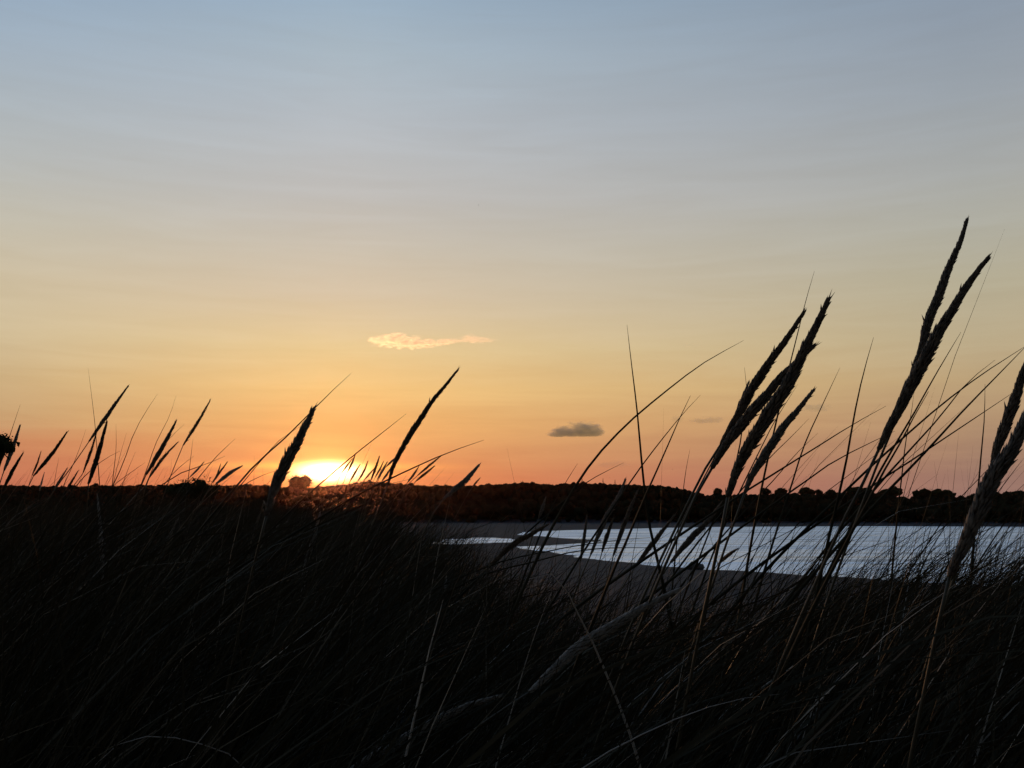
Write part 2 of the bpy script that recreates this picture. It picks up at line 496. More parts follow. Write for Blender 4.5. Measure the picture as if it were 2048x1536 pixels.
def build_forest():
    vs, fs = [], []; off = 0
    cnt = 0
    # the skyline row and the slopes below it
    rows = [(RIDGE_R - 4, 0.0028, 1.0), (RIDGE_R + 6, 0.0060, 0.88), (RIDGE_R - 12, 0.0060, 0.80)] + [(r, 0.0085, 0.0) for r in (RIDGE_R - 22, RIDGE_R - 42, RIDGE_R - 62, RIDGE_R - 84, RIDGE_R - 104)]
    for r0, da, sky in rows:
        a = -0.95
        while a < 0.95:
            a += da * RNG.uniform(0.6, 1.4)
            r = r0 + RNG.uniform(-7, 7)
            x, y = r * math.sin(a), r * math.cos(a)
            g = float(ground_z(np.array([x]), np.array([y]))[0])
            if sky:
                top = float(treetop(np.array([a]))[0]) - (2.4 if a < 0.17 else 1.9) + RNG.uniform(-0.9, 0.7) * (1.6 if a > 0.17 else 0.35)
                h = max((top - g) * sky, 4) + 4.0; g -= 4.0
            else:
                h = min(RNG.uniform(8.5, 12.5), max(float(treetop(np.array([a]))[0]) - g - RNG.uniform(2.0, 5.0), 3.0))
            if a > 0.2 and sky: h *= RNG.uniform(0.86, 1.0)
            w = (RNG.uniform(3.6, 5.4) if a < 0.17 else RNG.uniform(4.4, 6.6)) if sky else h * RNG.uniform(0.38, 0.52)
            rz = h * 0.5
            v, f = crown_tris((x, y, g + h - rz), w, rz, 110 if sky else 26, 0.42 if sky else 1.0, core=0.95, lobes=6, lrm=0.95 if sky else 1.2)
            vs.append(v); fs.append(f + off); off += len(v); cnt += 1
    # low scrub that closes the foot of the wood
    for k in range(620):
        a = RNG.uniform(-0.9, 0.9); r = RNG.uniform(705, 745)
        x, y = r * math.sin(a), r * math.cos(a)
        g = float(ground_z(np.array([x]), np.array([y]))[0])
        h = RNG.uniform(2.5, 6.0)
        v, f = crown_tris((x, y, g + h * 0.4), h * 0.9, h * 0.6, 18, 0.8, lobes=2)
        vs.append(v); fs.append(f + off); off += len(v)
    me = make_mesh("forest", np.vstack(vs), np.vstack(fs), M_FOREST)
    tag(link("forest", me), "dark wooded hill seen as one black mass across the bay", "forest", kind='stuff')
build_forest()

def make_tree(px, pytop, wpx, r, label, cone=False, hmin=0.0, n=420, leaf=0.34, group="trees on the far skyline", lobes=7):
    ra = ray(px, pytop); k = r / math.hypot(ra[0], 1.0)
    x, y, ztop = ra[0] * k, k, CZ + ra[2] * k
    g = float(ground_z(np.array([x]), np.array([y]))[0])
    h = max(ztop - g, hmin)
    rx = wpx / F * r / 2
    root = bpy.data.objects.new("conifer_tree" if cone else "broadleaf_tree", None); COL.objects.link(root)
    root.location = (x, y, g - 0.3)
    tag(root, label, "tree", group)
    O = Vector((x, y, g - 0.3))
    crown_h = h * (0.92 if cone else 0.72)
    rz = crown_h / 2 if cone else max(crown_h / 2, min(rx * 0.8, 7.0) if px > 1000 else rx * 0.9)
    V, Fc = crown_tris((0, 0, h - rz + 0.3), rx, rz, n, leaf, lobes=lobes, cone=cone)
    link("crown", make_mesh("crown", V, Fc, M_TREE), root)
    mb = MB(); tr = 0.018 * h + 0.05
    hh = h * (0.95 if cone else 0.75)
    pts = [Vector((math.sin(i * 1.3) * 0.012 * h * (i / 5), math.cos(i * 2.1) * 0.012 * h * (i / 5), hh * i / 5)) for i in range(6)]
    mb.tube(pts, [tr * (1 - 0.16 * i) for i in range(6)], 7)
    for i in range(0 if cone else 6):
        an = i * 2.4; p0 = pts[3 if i % 2 else 2]
        p2 = p0 + Vector((math.cos(an) * rx * 0.7, math.sin(an) * rx * 0.7, h * (0.18 + 0.05 * (i % 3))))
        mb.tube([p0, p0.lerp(p2, 0.5) + Vector((0, 0, h * 0.03)), p2], [tr * 0.5, tr * 0.33, tr * 0.12], 5)
    link("trunk", mb.build("trunk", M_BARK), root)
    return root

R_ = RIDGE_R - 16
make_tree(602, 943, 52, R_, "dome shaped tree right beside the setting sun, light showing through its twigs", n=1500, leaf=0.8, lobes=6)
for args in [
    (1437, 973, 26, R_, "lowest round tree in the skyline dip just left of the thick seed heads"),
    (1531, 971, 26, R_, "round tree on the skyline directly right of the thick cluster of seed heads"),
    (1562, 972, 30, R_, "tree with a forked top, second right of the thick seed head cluster"),
    (1612, 969, 34, R_, "tallest rounded tree between the seed head cluster and the upright blade"),
    (1637, 975, 20, R_, "small narrow tree tucked against the right side of a taller rounded one"),
    (1662, 976, 24, R_, "small round tree on the skyline just left of the upright blade"),
    (1716, 967, 66, R_, "broad tree on the skyline just right of the upright blade"),
    (1787, 967, 54, R_, "round tree with a gap on its right, behind the foot of the tallest seed heads"),
    (1846, 969, 46, R_, "tree crowning the left half of the wide tree mound on the right"),
    (1880, 973, 60, R_, "tree forming the sloping right shoulder of the wide tree mound"),
    (2036, 976, 56, R_, "tree at the right edge of the photo behind the biggest seed head"),
]:
    make_tree(*args)
for args in [
    (1164, 955, 9, R_, "slender conifer poking above the wood, left of the three tallest points"),
    (1206, 957, 10, R_, "dark conifer point above the middle of the wooded hill, below a bird"),
    (1230, 959, 9, R_, "faint short conifer point between two darker conifer points"),
    (1251, 955, 10, R_, "rightmost conifer point on the wooded hill beside the crossing blade"),
]:
    make_tree(*args, cone=True, n=260, leaf=0.22, group="conifers on the wooded hill")

def make_shrub(name, cx, cy, cz, rx, rz, n, leaf, label, cat, lobes=7, stems=5, sx=0.0):
    g = float(ground_z(np.array([cx]), np.array([cy]))[0])
    root = bpy.data.objects.new(name, None); COL.objects.link(root); root.location = (cx, cy, g - 0.1)
    tag(root, label, cat)
    V, Fc = crown_tris((0, 0, cz - g + 0.1), rx, rz, n, leaf, core=0.62, lobes=lobes)
    link("foliage", make_mesh("foliage", V, Fc, M_TREE), root)
    mb = MB()
    for i in range(stems):
        an = i * 2.1; top = Vector((math.cos(an) * rx * 0.5, math.sin(an) * rx * 0.5, cz - g + 0.1))
        mb.tube([Vector((0.04 * i + sx * 1.6, 0, 0)), top * 0.5 + Vector((0.02 + sx, 0, 0.05)), top], [0.02 + 0.012 * rx, 0.014 + 0.01 * rx, 0.006], 5)
    link("stem", mb.build("stem", M_BARK), root)
    return root
p = at(388, 970, 60)
make_shrub("bush", p.x, p.y, p.z - 0.4, 1.75, 1.05, 900, 0.11, "low mounded bush rising over the grass left of the sun", "bush", lobes=9)
p = at(-12, 893, 2.6)
make_shrub("shrub", p.x, p.y, p.z, 0.062, 0.050, 420, 0.007, "dark ragged leafy shrub tip poking in at the left edge above the seed heads", "shrub", lobes=9, stems=3, sx=-0.16)

# ------------------------------------------------------------------ traced grass stalks
def to_ground(P, slope_dx, k=0.55):
    """points from P down to the sand, straightening up as they go"""
    g = float(ground_z(np.array([P.x]), np.array([P.y]))[0])
    h = P.z - g
    if h < 0.02: return []
    s = max(-2.2, min(2.2, slope_dx))
    x1 = P.x - s * h * k
    g = float(ground_z(np.array([x1]), np.array([P.y]))[0]) - 0.02
    root = Vector((x1, P.y + 0.03, g))
    out = []
    for i in range(1, 7):
        t = i / 6.0
        h00 = 2 * t ** 3 - 3 * t ** 2 + 1; h10 = t ** 3 - 2 * t ** 2 + t; h01 = -2 * t ** 3 + 3 * t ** 2; h11 = t ** 3 - t ** 2
        m0 = Vector((-s * h, 0, -h)); m1 = Vector((-s * h * 0.1, 0, -h * 0.8))
        out.append(P * h00 + m0 * h10 + root * h01 + m1 * h11)
    return out

def place_line(pts, d, tilt):
    n = len(pts)
    return [at(p[0], p[1], d + tilt * i / max(n - 1, 1)) for i, p in enumerate(pts)]

def add_spikelets(mb, axis, W_, n, rnd, flare=1.0, slen=0.013):
    m = len(axis) - 1
    prof = lambda t: (0.30 + 0.70 * min(1, t / 0.30) ** 0.8) * (1 if t < 0.45 else max(0.1, 1 - ((t - 0.45) / 0.55) ** 1.2 * 0.84))
    ph = rnd.uniform(0, 6.28)
    for i in range(n):
        t = (i + rnd.random()) / n
        t = t * 0.985
        f = t * m; j = int(f); p = axis[j].lerp(axis[min(j + 1, m)], f - j)
        ax = (axis[min(j + 1, m)] - axis[max(j - 1, 0)]).normalized()
        u = ax.cross(Vector((0.1, 1, 0.05))).normalized(); v = ax.cross(u)
        an = i * 2.39996 + rnd.uniform(-0.3, 0.3)
        rad = u * math.cos(an) + v * math.sin(an)
        lump = 0.92 + 0.08 * math.sin(t * 23 + ph + 1.5 * math.cos(an)) + rnd.uniform(-0.07, 0.07)
        R = W_ * 0.5 * prof(t) * lump * rnd.uniform(0.88, 1.04)
        l = slen * rnd.uniform(0.7, 1.2) * (0.75 + 0.35 * prof(t))
        al = rnd.uniform(0.02, 0.13) * flare
        if rnd.random() < 0.012 * flare: al += 0.28
        base = p + rad * R * 0.50 - ax * l * 0.3
        tip = base + ax * l * math.cos(al) + rad * (l * math.sin(al) + R * 0.34)
        mb.spindle(base, tip, l * 0.10 + W_ * 0.035, rad)
    ax = (axis[m] - axis[m - 2]).normalized()
    for i in range(6):
        side = Vector((rnd.uniform(-1, 1), rnd.uniform(-1, 1), rnd.uniform(-1, 1))) * 0.22
        b0 = axis[m - 1 - i % 3]
        mb.spindle(b0, b0 + (ax + side).normalized() * slen * rnd.uniform(0.9, 1.5), slen * 0.08, Vector((1, 0.2, 0)))
    return prof

def stalk(head, stem, w, label, pale=False, d=None, tilt=None, flare=1.0, group=None, awn=True):
    rnd = random.Random(len(label) * 31 + int(head[0][0] * 7 + head[0][1]))
    d = d or 28.0 / w
    tilt = rnd.uniform(-0.06, 0.06) * d if tilt is None else tilt
    H = place_line(head, d, tilt)
    S = place_line([head[-1]] + list(stem), d + tilt, 0.0)
    last, prev = S[-1], S[-2]
    dz_ = (prev.z - last.z)
    sl_ = (prev.x - last.x) / dz_ if abs(dz_) > 1e-4 else 0.0
    G = to_ground(last, sl_)
    root = G[-1] if G else last
    W_ = w / F * d
    top = smooth_poly(H[::-1], 40)           # bottom to tip
    e = bpy.data.objects.new("grass_stalk", None); COL.objects.link(e); e.location = root
    tag(e, label, "grass stalk", group or "marram grass stalks with seed heads")
    mb = MB()
    L_ = sum((top[i + 1] - top[i]).length for i in range(39))
    n = int(min(900, max(90, L_ / 0.00024 * (1 if w > 14 else 0.40 if w > 8 else 0.18))))
    prof = add_spikelets(mb, top, W_, n, rnd, flare, 0.0095 if w > 14 else 0.012)
    mb.tube(top[:-1], [W_ * 0.5 * prof(i / 39) * (1 - 0.5 * i / 39) * (0.62 + 0.10 * math.sin(i * 1.9)) for i in range(39)], 7)
    link("seed_head", mb.build("seed_head", (M_PALE if w < 40 else M_MID) if pale else M_HEAD, True, root), e)
    mb = MB()
    line = smooth_poly(S + G, 26)
    r0 = 0.0014
    mb.tube(line, [r0 * (1 + 0.5 * i / 25) for i in range(26)], 6)
    link("stem", mb.build("stem", M_STEM, True, root), e)
    return e

def ribbon(mb, line, width, rnd, face=None):
    """a folded leaf: V cross-section that tapers to a needle point (line runs root to tip)"""
    n = len(line); n0 = len(mb.v)
    tw = rnd.uniform(-0.5, 0.5)
    for i, p in enumerate(line):
        t = i / (n - 1)
        ax = (line[min(i + 1, n - 1)] - line[max(i - 1, 0)]).normalized()
        u = ax.cross(Vector((math.sin(tw + t), 1, 0.1))).normalized(); v = ax.cross(u)
        wd = width * 0.5 * min(1, 0.6 + 1.2 * t) * max(0.05, (1 - t) ** 0.6) * 2.1
        mb.v += [p - u * wd, p + v * wd * 0.55, p + u * wd, p - v * wd * 0.25]
    for i in range(n - 1):
        for j in range(4):
            a = n0 + i * 4 + j; b = n0 + i * 4 + (j + 1) % 4
            mb.f.append((a, b, b + 4, a + 4))

def blade(pts, w, label, dry=False, d=None, tilt=0.0, k=0.55):
    rnd = random.Random(int(pts[0][0] * 13 + pts[0][1]))
    d = d or min(3.2, 8.5 / w)
    S = place_line(pts, d, tilt)
    last, prev = S[-1], S[-2]
    dz_ = prev.z - last.z
    sl_ = (prev.x - last.x) / dz_ if abs(dz_) > 1e-4 else 0
    G = to_ground(last, sl_, k)
    root = G[-1] if G else last
    line = smooth_poly((S + G)[::-1], 34)
    mb = MB(); ribbon(mb, line, w / F * d, rnd)
    o = link("beach_grass", mb.build("beach_grass", M_BLEACHED if dry else M_BLADE, True, root), None, root)
    tag(o, label, "grass blade", "single long grass blades", "thing")
    return o

# head points run tip to foot, stem points run on down (photo pixels); width in photo pixels
STALKS = [
 ([(40,851),(26,895),(8,942)], [(0,965),(-12,1000)], 9.5, "seed head crossing the dark shrub tip at the left edge"),
 ([(46,906),(26,940),(4,984)], [(-5,1005)], 9, "short thick seed head low beneath the shrub tip at the left edge"),
 ([(134,864),(106,905),(67,952)], [(56,975),(44,1000)], 9, "smooth lone seed head slanting right, third from the left edge"),
 ([(82,903),(74,928),(64,951)], [(57,972),(50,995)], 5, "very thin seed head just left of the smooth lone slanting one"),
 ([(257,771),(222,820),(178,883)], [(163,905),(140,938),(115,972)], 9, "highest seed head of the left group, bent to the right"),
 ([(214,842),(200,895),(186,940),(177,968)], [(175,1000),(172,1040)], 12, "upright hairy seed head beneath the highest one of the left group"),
 ([(194,862),(182,902),(166,946)], [(150,968),(122,1000)], 7, "narrow seed head fused to the left side of the upright hairy one"),
 ([(352,843),(326,892),(292,950)], [(280,978),(270,1010)], 11, "upper one of two overlapping seed heads in the left part"),
 ([(354,886),(326,916),(298,956)], [(292,974),(284,1000)], 8, "lower one of two overlapping seed heads, curved to the right"),
 ([(420,801),(397,842),(366,891)], [(350,930),(334,972)], 8, "separate seed head on a long bare stem between the left group and the sun"),
 ([(134,937),(122,957),(108,978)], [(100,995)], 6, "small low seed head on the skyline left of the upright hairy one"),
 ([(156,942),(144,962),(130,982)], [(120,1000)], 6, "small low seed head at the foot of the narrow fused one"),
 ([(89,944),(84,962),(79,982)], [(76,1000)], 4, "tiny upright seed head between two low ones near the left edge"),
 ([(408,924),(396,938),(380,954)], [(366,972)], 5, "tiny seed head above the left slope of the mounded bush"),
 ([(441,929),(436,945),(430,958)], [(424,980)], 4, "tiny nearly upright seed head above the mounded bush"),
 ([(454,925),(440,944),(424,966)], [(414,985)], 6, "small straight seed head at the right slope of the mounded bush"),
 ([(484,932),(460,946),(432,968)], [(416,984),(400,1008)], 9, "bowed seed head lying over the right slope of the mounded bush"),
 ([(627,817),(612,850),(592,890),(566,938),(548,980),(533,1030)], [(518,1090),(500,1165)], 25, "ragged bushy seed head in front of the sun glare", False, None, None, 2.2),
 ([(917,738),(890,772),(862,806),(819,872),(790,925),(776,968)], [(760,1010),(735,1075)], 14, "tall slim seed head right of the sun under the bright cloud", False, None, None, 1.1),
 ([(711,908),(704,926),(695,944)], [(686,968)], 6, "highest tip of the tuft of small heads beside the sun"),
 ([(705,917),(695,930),(683,946)], [(675,965)], 5, "leftmost small head overlapping the white glare of the sun"),
 ([(720,929),(711,944),(700,963)], [(692,985)], 6, "small head second from the left in the tuft beside the sun"),
 ([(736,922),(728,942),(716,962)], [(706,985)], 6, "small pointed head near the middle of the tuft beside the sun"),
 ([(749,936),(739,948),(727,962)], [(716,985)], 5, "short low head in the middle of the tuft beside the sun"),
 ([(759,912),(752,934),(742,960)], [(734,988)], 7, "tall dark head in the right half of the tuft beside the sun"),
 ([(767,923),(760,938),(750,955)], [(740,980)], 5, "slender head close right of the tall dark one beside the sun"),
 ([(775,923),(766,939),(755,958)], [(745,985)], 6, "head left of the tall slim seed head, leaning towards it"),
 ([(782,935),(774,948),(764,962)], [(755,985)], 6, "low head touching the foot of the tall slim seed head"),
 ([(794,913),(784,922),(772,934)], [(762,950),(750,975)], 5, "short head partly hidden behind the tall slim seed head"),
 ([(882,912),(862,928),(835,951)], [(815,970)], 6, "upper one of three small heads right of the tall slim seed head"),
 ([(869,932),(852,946),(832,962)], [(818,980)], 7, "lower one of three small heads right of the tall slim seed head"),
 ([(837,934),(828,948),(815,965)], [(808,985)], 6, "leftmost one of three small heads right of the tall slim seed head"),
 ([(958,930),(946,944),(932,960),(908,980),(886,1000)], [(866,1028),(842,1078)], 13, "pointed seed head breaking the hill skyline at the middle of the photo"),
 ([(960,956),(953,964),(944,975)], [(932,995)], 5, "tiny head just under the tip of the pointed middle seed head"),
 ([(796,1028),(776,1050),(758,1078),(744,1108)], [(726,1150)], 10, "dim seed head with a pale edge below the sun tuft"),
 ([(1174,1034),(1170,1062),(1166,1090),(1161,1122)], [(1158,1160)], 9, "small spindle shaped upright seed head in front of the water"),
 ([(1090,999),(1085,1016),(1078,1036)], [(1066,1070)], 9, "small pale tipped seed head in front of the dark hill"),
 ([(1251,959),(1234,998),(1210,1040),(1182,1108)], [(1160,1160),(1140,1215)], 12, "long seed head reaching the hill skyline left of the crossing blades"),
 ([(1275,982),(1257,1026),(1241,1069),(1227,1110)], [(1215,1160)], 11, "pale tipped seed head between two long dark blades over the water"),
 ([(1227,1036),(1216,1066),(1204,1104)], [(1192,1150)], 10, "shorter seed head hanging behind the long one over the water"),
 ([(1349,1030),(1322,1066),(1292,1104),(1270,1134)], [(1245,1175)], 12, "curved seed head over the water right of the crossing blades"),
 ([(1443,1006),(1414,1044),(1378,1081),(1342,1124)], [(1315,1165)], 15, "thick seed head over the water left of the stem bundle"),
 ([(1476,1097),(1458,1109),(1436,1128)], [(1418,1155)], 9, "stubby seed head pointing right over the bright water"),
 ([(1097,1048),(1066,1066),(1026,1089),(984,1126)], [(950,1170)], 15, "drooping seed head lying across the sand spit"),
 ([(1610,621),(1577,672),(1541,722),(1508,772),(1474,834),(1442,888)], [(1412,935),(1386,985)], 24, "upper left seed head of the thick cluster, arching right"),
 ([(1497,765),(1489,788),(1476,822),(1462,850)], [(1442,888),(1424,925),(1390,990)], 12, "short forked side head at the left of the thick cluster"),
 ([(1630,690),(1596,722),(1560,758),(1508,820),(1462,876),(1424,936)], [(1398,980),(1370,1040)], 27, "smooth broad seed head in the middle of the thick cluster"),
 ([(1659,595),(1634,648),(1606,706),(1572,775),(1532,836),(1500,890),(1474,940),(1456,992)], [(1448,1040),(1430,1120)], 33, "tallest and bushiest seed head of the thick cluster", False, None, None, 1.4),
 ([(1629,778),(1602,812),(1563,860),(1534,904),(1508,944),(1490,984)], [(1470,1040),(1445,1110)], 21, "rightmost seed head of the thick cluster, below the others"),
 ([(1935,436),(1921,482),(1900,530),(1881,582),(1858,640),(1840,706),(1822,752)], [(1800,820),(1765,905),(1735,980)], 22, "tallest seed head of all, left one of the crossed pair on the right", False, None, None, 1.3),
 ([(1979,513),(1954,544),(1919,596),(1888,647),(1857,704),(1830,756),(1802,811),(1776,860),(1758,898)], [(1740,940),(1705,1005),(1665,1090)], 31, "long heavy seed head crossing in front of the tallest one"),
 ([(2068,690),(2048,742),(2031,795),(2016,838),(2000,880),(1982,940)], [(1962,1000),(1935,1075)], 27, "dark seed head leaning in at the right edge"),
 ([(2092,752),(2056,832),(2020,905),(1996,942),(1970,988),(1944,1056),(1914,1118),(1900,1150)], [(1888,1200),(1868,1290)], 40, "big greyish seed head nearest the camera at the right", True, None, None, 1.3),
 ([(1361,1178),(1300,1208),(1220,1255),(1150,1300),(1098,1348),(1060,1384)], [(1030,1404),(975,1440),(900,1500)], 26, "pale grey seed head lying slanted across the dark lower grass", True),
 ([(1000,1392),(930,1414),(860,1450),(790,1490),(735,1520),(690,1548)], [(650,1575)], 25, "pale grey seed head bent low at the bottom edge of the photo", True),
 ([(195,992),(201,1060),(204,1130),(206,1196)], [(210,1270)], 10, "faint upright pale seed head standing in the dark left grass", True),
 ([(357,1037),(326,1096),(296,1150),(268,1236)], [(250,1300)], 10, "faint slanting pale seed head right of the upright one in dark grass", True),
 ([(640,1026),(628,1075),(612,1130),(603,1196)], [(592,1270)], 12, "faint grey seed head straight below the sun in the dark grass", True),
 ([(215,1132),(176,1162),(140,1198),(108,1238)], [(84,1290)], 11, "faint seed head slanting low in the dark left grass", True),
 ([(893,1152),(890,1180),(884,1215)], [(876,1270)], 7, "faint thin head in the dark grass under the small pool", True),
 ([(527,1006),(514,1046),(500,1086),(494,1130)], [(480,1190)], 8, "pale edged head just below the ragged head in the sun glare", True),
]
for s in STALKS: stalk(*s)

# blade points run tip to root side
BLADES = [
 ([(1254,650),(1262,720),(1274,820),(1284,930),(1297,1040),(1322,1150),(1350,1280),(1398,1440)], 5.5, "long straight blade leaning left, crossing all others near the middle"),
 ([(1487,681),(1404,728),(1320,792),(1246,856),(1176,935),(1112,1040),(1050,1170)], 5, "long arching blade sweeping right across the mauve cloud"),
 ([(1381,791),(1360,835),(1323,920),(1295,982),(1250,1089),(1216,1168)], 8, "stout dark blade beside the left leaning one, tip forking"),
 ([(1401,790),(1362,832),(1305,903),(1262,962),(1196,1060),(1150,1130)], 4.5, "thin blade crossing the top of the stout dark blade"),
 ([(1629,542),(1612,600),(1596,664),(1580,728),(1560,810)], 4.5, "blade rising highest above the thick cluster of seed heads"),
 ([(1747,675),(1726,750),(1709,828),(1692,925),(1680,980),(1650,1110)], 6.5, "upright blade standing alone between the two big seed head clusters"),
 ([(1680,735),(1642,816),(1608,892),(1580,980),(1560,1040)], 4, "thin straight blade left of the upright lone blade"),
 ([(1922,664),(1872,748),(1826,830),(1790,890),(1748,965)], 5.5, "thin blade rising just right of the long heavy seed head"),
 ([(1857,783),(1832,826),(1806,876),(1780,922),(1745,985)], 9, "short stout blade with blunt tip beside the heavy seed head"),
 ([(1990,720),(1932,768),(1876,838),(1806,915),(1740,990)], 5, "thin blade bending right above the long pair crossing it"),
 ([(2064,684),(1962,750),(1880,812),(1806,876),(1722,952)], 5, "flatter one of two blades leaving the right edge together"),
 ([(2066,678),(1990,756),(1922,826),(1850,905),(1768,990),(1700,1064)], 6, "steeper one of two blades leaving the right edge together"),
 ([(2034,780),(1962,828),(1884,880),(1806,932),(1740,975)], 5, "blade passing behind the dark seed head at the right edge"),
 ([(1970,768),(1969,830),(1965,880),(1960,935)], 5, "nearly vertical blade left of the dark right edge seed head"),
 ([(1772,812),(1704,850),(1624,900),(1544,950),(1450,1010)], 5.5, "low slanting blade crossing the upright lone blade"),
 ([(1790,862),(1705,903),(1655,931),(1593,976),(1530,1020)], 5.5, "low slanting blade parallel under another by the upright blade"),
 ([(1489,735),(1493,770),(1488,830),(1478,900),(1464,960)], 5, "dark spike shaped blade standing in the left of the thick cluster"),
 ([(1596,768),(1572,806),(1552,838),(1530,880)], 3, "very thin blade just right of the bushiest seed head"),
 ([(1618,837),(1582,874),(1540,915),(1500,960)], 3.5, "thin blade right of the lowest thick seed head"),
 ([(1636,866),(1592,908),(1552,955),(1510,1000)], 3, "faint thin blade ending under the dark cloud on the right"),
 ([(1155,927),(1132,964),(1104,1014),(1076,1080)], 4.5, "short blade poking over the hill left of the arching blade"),
 ([(1248,925),(1206,946),(1168,968),(1122,1006)], 4, "short flat blade poking over the hill right of the arching blade"),
 ([(968,880),(905,902),(852,924),(790,953),(740,976),(680,1010),(620,1048),(556,1086)], 5.5, "long flat blade under the tall slim seed head, lit orange low down"),
 ([(812,828),(764,866),(718,902),(682,932),(640,968),(600,1004)], 4.5, "straight blade slanting up to the right above the sun glare"),
 ([(702,747),(662,784),(620,826),(568,878),(512,928),(458,990),(398,1062),(338,1150)], 6, "long blade touching the tip of the ragged seed head"),
 ([(600,853),(576,868),(555,884),(530,912)], 3.5, "short side blade under the one touching the ragged seed head"),
 ([(556,940),(514,955),(480,976),(440,1004)], 4, "low flat blade left of the ragged seed head"),
 ([(176,735),(183,790),(190,850),(194,900)], 3, "hair thin blade rising above the left group, leaning left"),
 ([(315,788),(285,834),(264,876),(246,928),(224,975)], 5, "dark curved blade between the left group and the overlapping heads"),
 ([(352,792),(338,834),(312,886),(294,938),(280,975)], 3.6, "thin blade rising above the two overlapping seed heads"),
 ([(368,849),(340,876),(320,906),(300,950)], 3, "hair thin blade right of the upper overlapping seed head"),
 ([(232,848),(232,900),(226,955)], 3.2, "fine upright blade right of the upright hairy seed head"),
 ([(253,866),(241,908),(228,962)], 3, "fine slanting blade close to the fine upright one"),
 ([(470,878),(436,910),(410,940),(380,978)], 3.6, "thin blade bending right over the mounded bush"),
 ([(450,912),(408,930),(362,946),(318,974)], 4, "flat long blade above the top of the mounded bush"),
 ([(388,912),(362,932),(338,956),(320,985)], 3.2, "curved fine blade left of the mounded bush"),
 ([(386,878),(381,920),(376,962)], 3, "fine upright blade over the mounded bush"),
 ([(271,904),(258,934),(244,972)], 3.4, "short fine blade at the foot of the dark curved blade"),
 ([(240,902),(204,922),(164,958),(140,990)], 3.6, "flat blade crossing behind the upright hairy seed head"),
 ([(172,858),(160,894),(146,930),(126,974)], 3.6, "thin blade left of the upright hairy seed head"),
 ([(290,925),(266,942),(238,962),(214,984)], 3.6, "low flat blade meeting the foot of the dark curved blade"),
 ([(118,915),(112,946),(106,984)], 2.8, "hair thin upright blade between the lone slanting head and its neighbour"),
 ([(1380,898),(1372,940),(1366,985)], 3, "hair thin blade over the skyline dip left of the stem bundle"),
 ([(1828,785),(1822,830),(1812,880),(1806,930)], 3.6, "fine blade close left of the short stout one"),
 ([(1300,1075),(1240,1080),(1150,1092),(1080,1106),(1000,1124),(868,1178)], 3.6, "upper one of two nearly flat blades over the water", False, 2.0),
 ([(1345,1096),(1240,1095),(1150,1103),(1066,1124),(960,1152),(850,1210)], 3.6, "lower one of two nearly flat blades over the water", False, 2.0),
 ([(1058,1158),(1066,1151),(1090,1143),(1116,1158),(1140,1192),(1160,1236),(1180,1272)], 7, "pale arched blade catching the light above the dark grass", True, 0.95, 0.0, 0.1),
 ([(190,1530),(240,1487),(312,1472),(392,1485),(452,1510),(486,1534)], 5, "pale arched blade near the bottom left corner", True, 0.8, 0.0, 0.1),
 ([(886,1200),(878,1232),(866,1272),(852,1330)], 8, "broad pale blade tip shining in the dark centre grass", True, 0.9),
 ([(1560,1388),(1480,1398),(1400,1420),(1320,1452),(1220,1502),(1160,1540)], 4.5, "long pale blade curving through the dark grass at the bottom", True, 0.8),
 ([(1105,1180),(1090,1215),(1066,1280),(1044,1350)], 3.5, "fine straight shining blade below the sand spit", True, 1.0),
]
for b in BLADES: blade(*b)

# ------------------------------------------------------------------ the grass that covers the dune
def mass_blades(rx, ry, L_, lean, az_l, width, droop, segs=7):
    """arrays of roots and shapes -> ribbon strips"""
    n = len(rx)
    gz = ground_z(rx, ry) - 0.02
    ts = np.linspace(0, 1, segs + 1)
    # angle from the vertical grows towards the tip
    th = lean[:, None] * (0.25 + 0.75 * ts[None, :]) + droop[:, None] * ts[None, :] ** 2
    th = np.clip(th, -1.9, 1.9)
    ds = (L_ / segs)[:, None]
    hx = np.cumsum(np.sin(th) * ds, 1); hz = np.cumsum(np.cos(th) * ds, 1)
    hx = np.concatenate([np.zeros((n, 1)), hx[:, :-1]], 1); hz = np.concatenate([np.zeros((n, 1)), hz[:, :-1]], 1)
    ca, sa = np.cos(az_l)[:, None], np.sin(az_l)[:, None]
    X = rx[:, None] + hx * ca; Y = ry[:, None] + hx * sa; Z = gz[:, None] + hz
    return X, Y, Z, ts

def to_px(X, Y, Z):
    zc = Z - CZ
    dep = Y * CP + zc * SP
    up = -Y * SP + zc * CP
    return 1024 + F * X / np.maximum(dep, 1e-3), 768 - F * up / np.maximum(dep, 1e-3), dep

TOPX = [-400, 0, 150, 300, 420, 520, 640, 760, 850, 920, 1000, 1060, 1200, 1400, 1550, 1650, 1750, 1850, 1950, 2048, 2500]
TOPY = [965, 960, 962, 962, 962, 970, 982, 968, 972, 1010, 1060, 1120, 1200, 1210, 1200, 1160, 1125, 1100, 1075, 1050, 1040]
SOFT = [45, 45, 40, 40, 35, 25, 18, 28, 35, 45, 50, 60, 70, 80, 85, 85, 90, 95, 100, 105, 110]

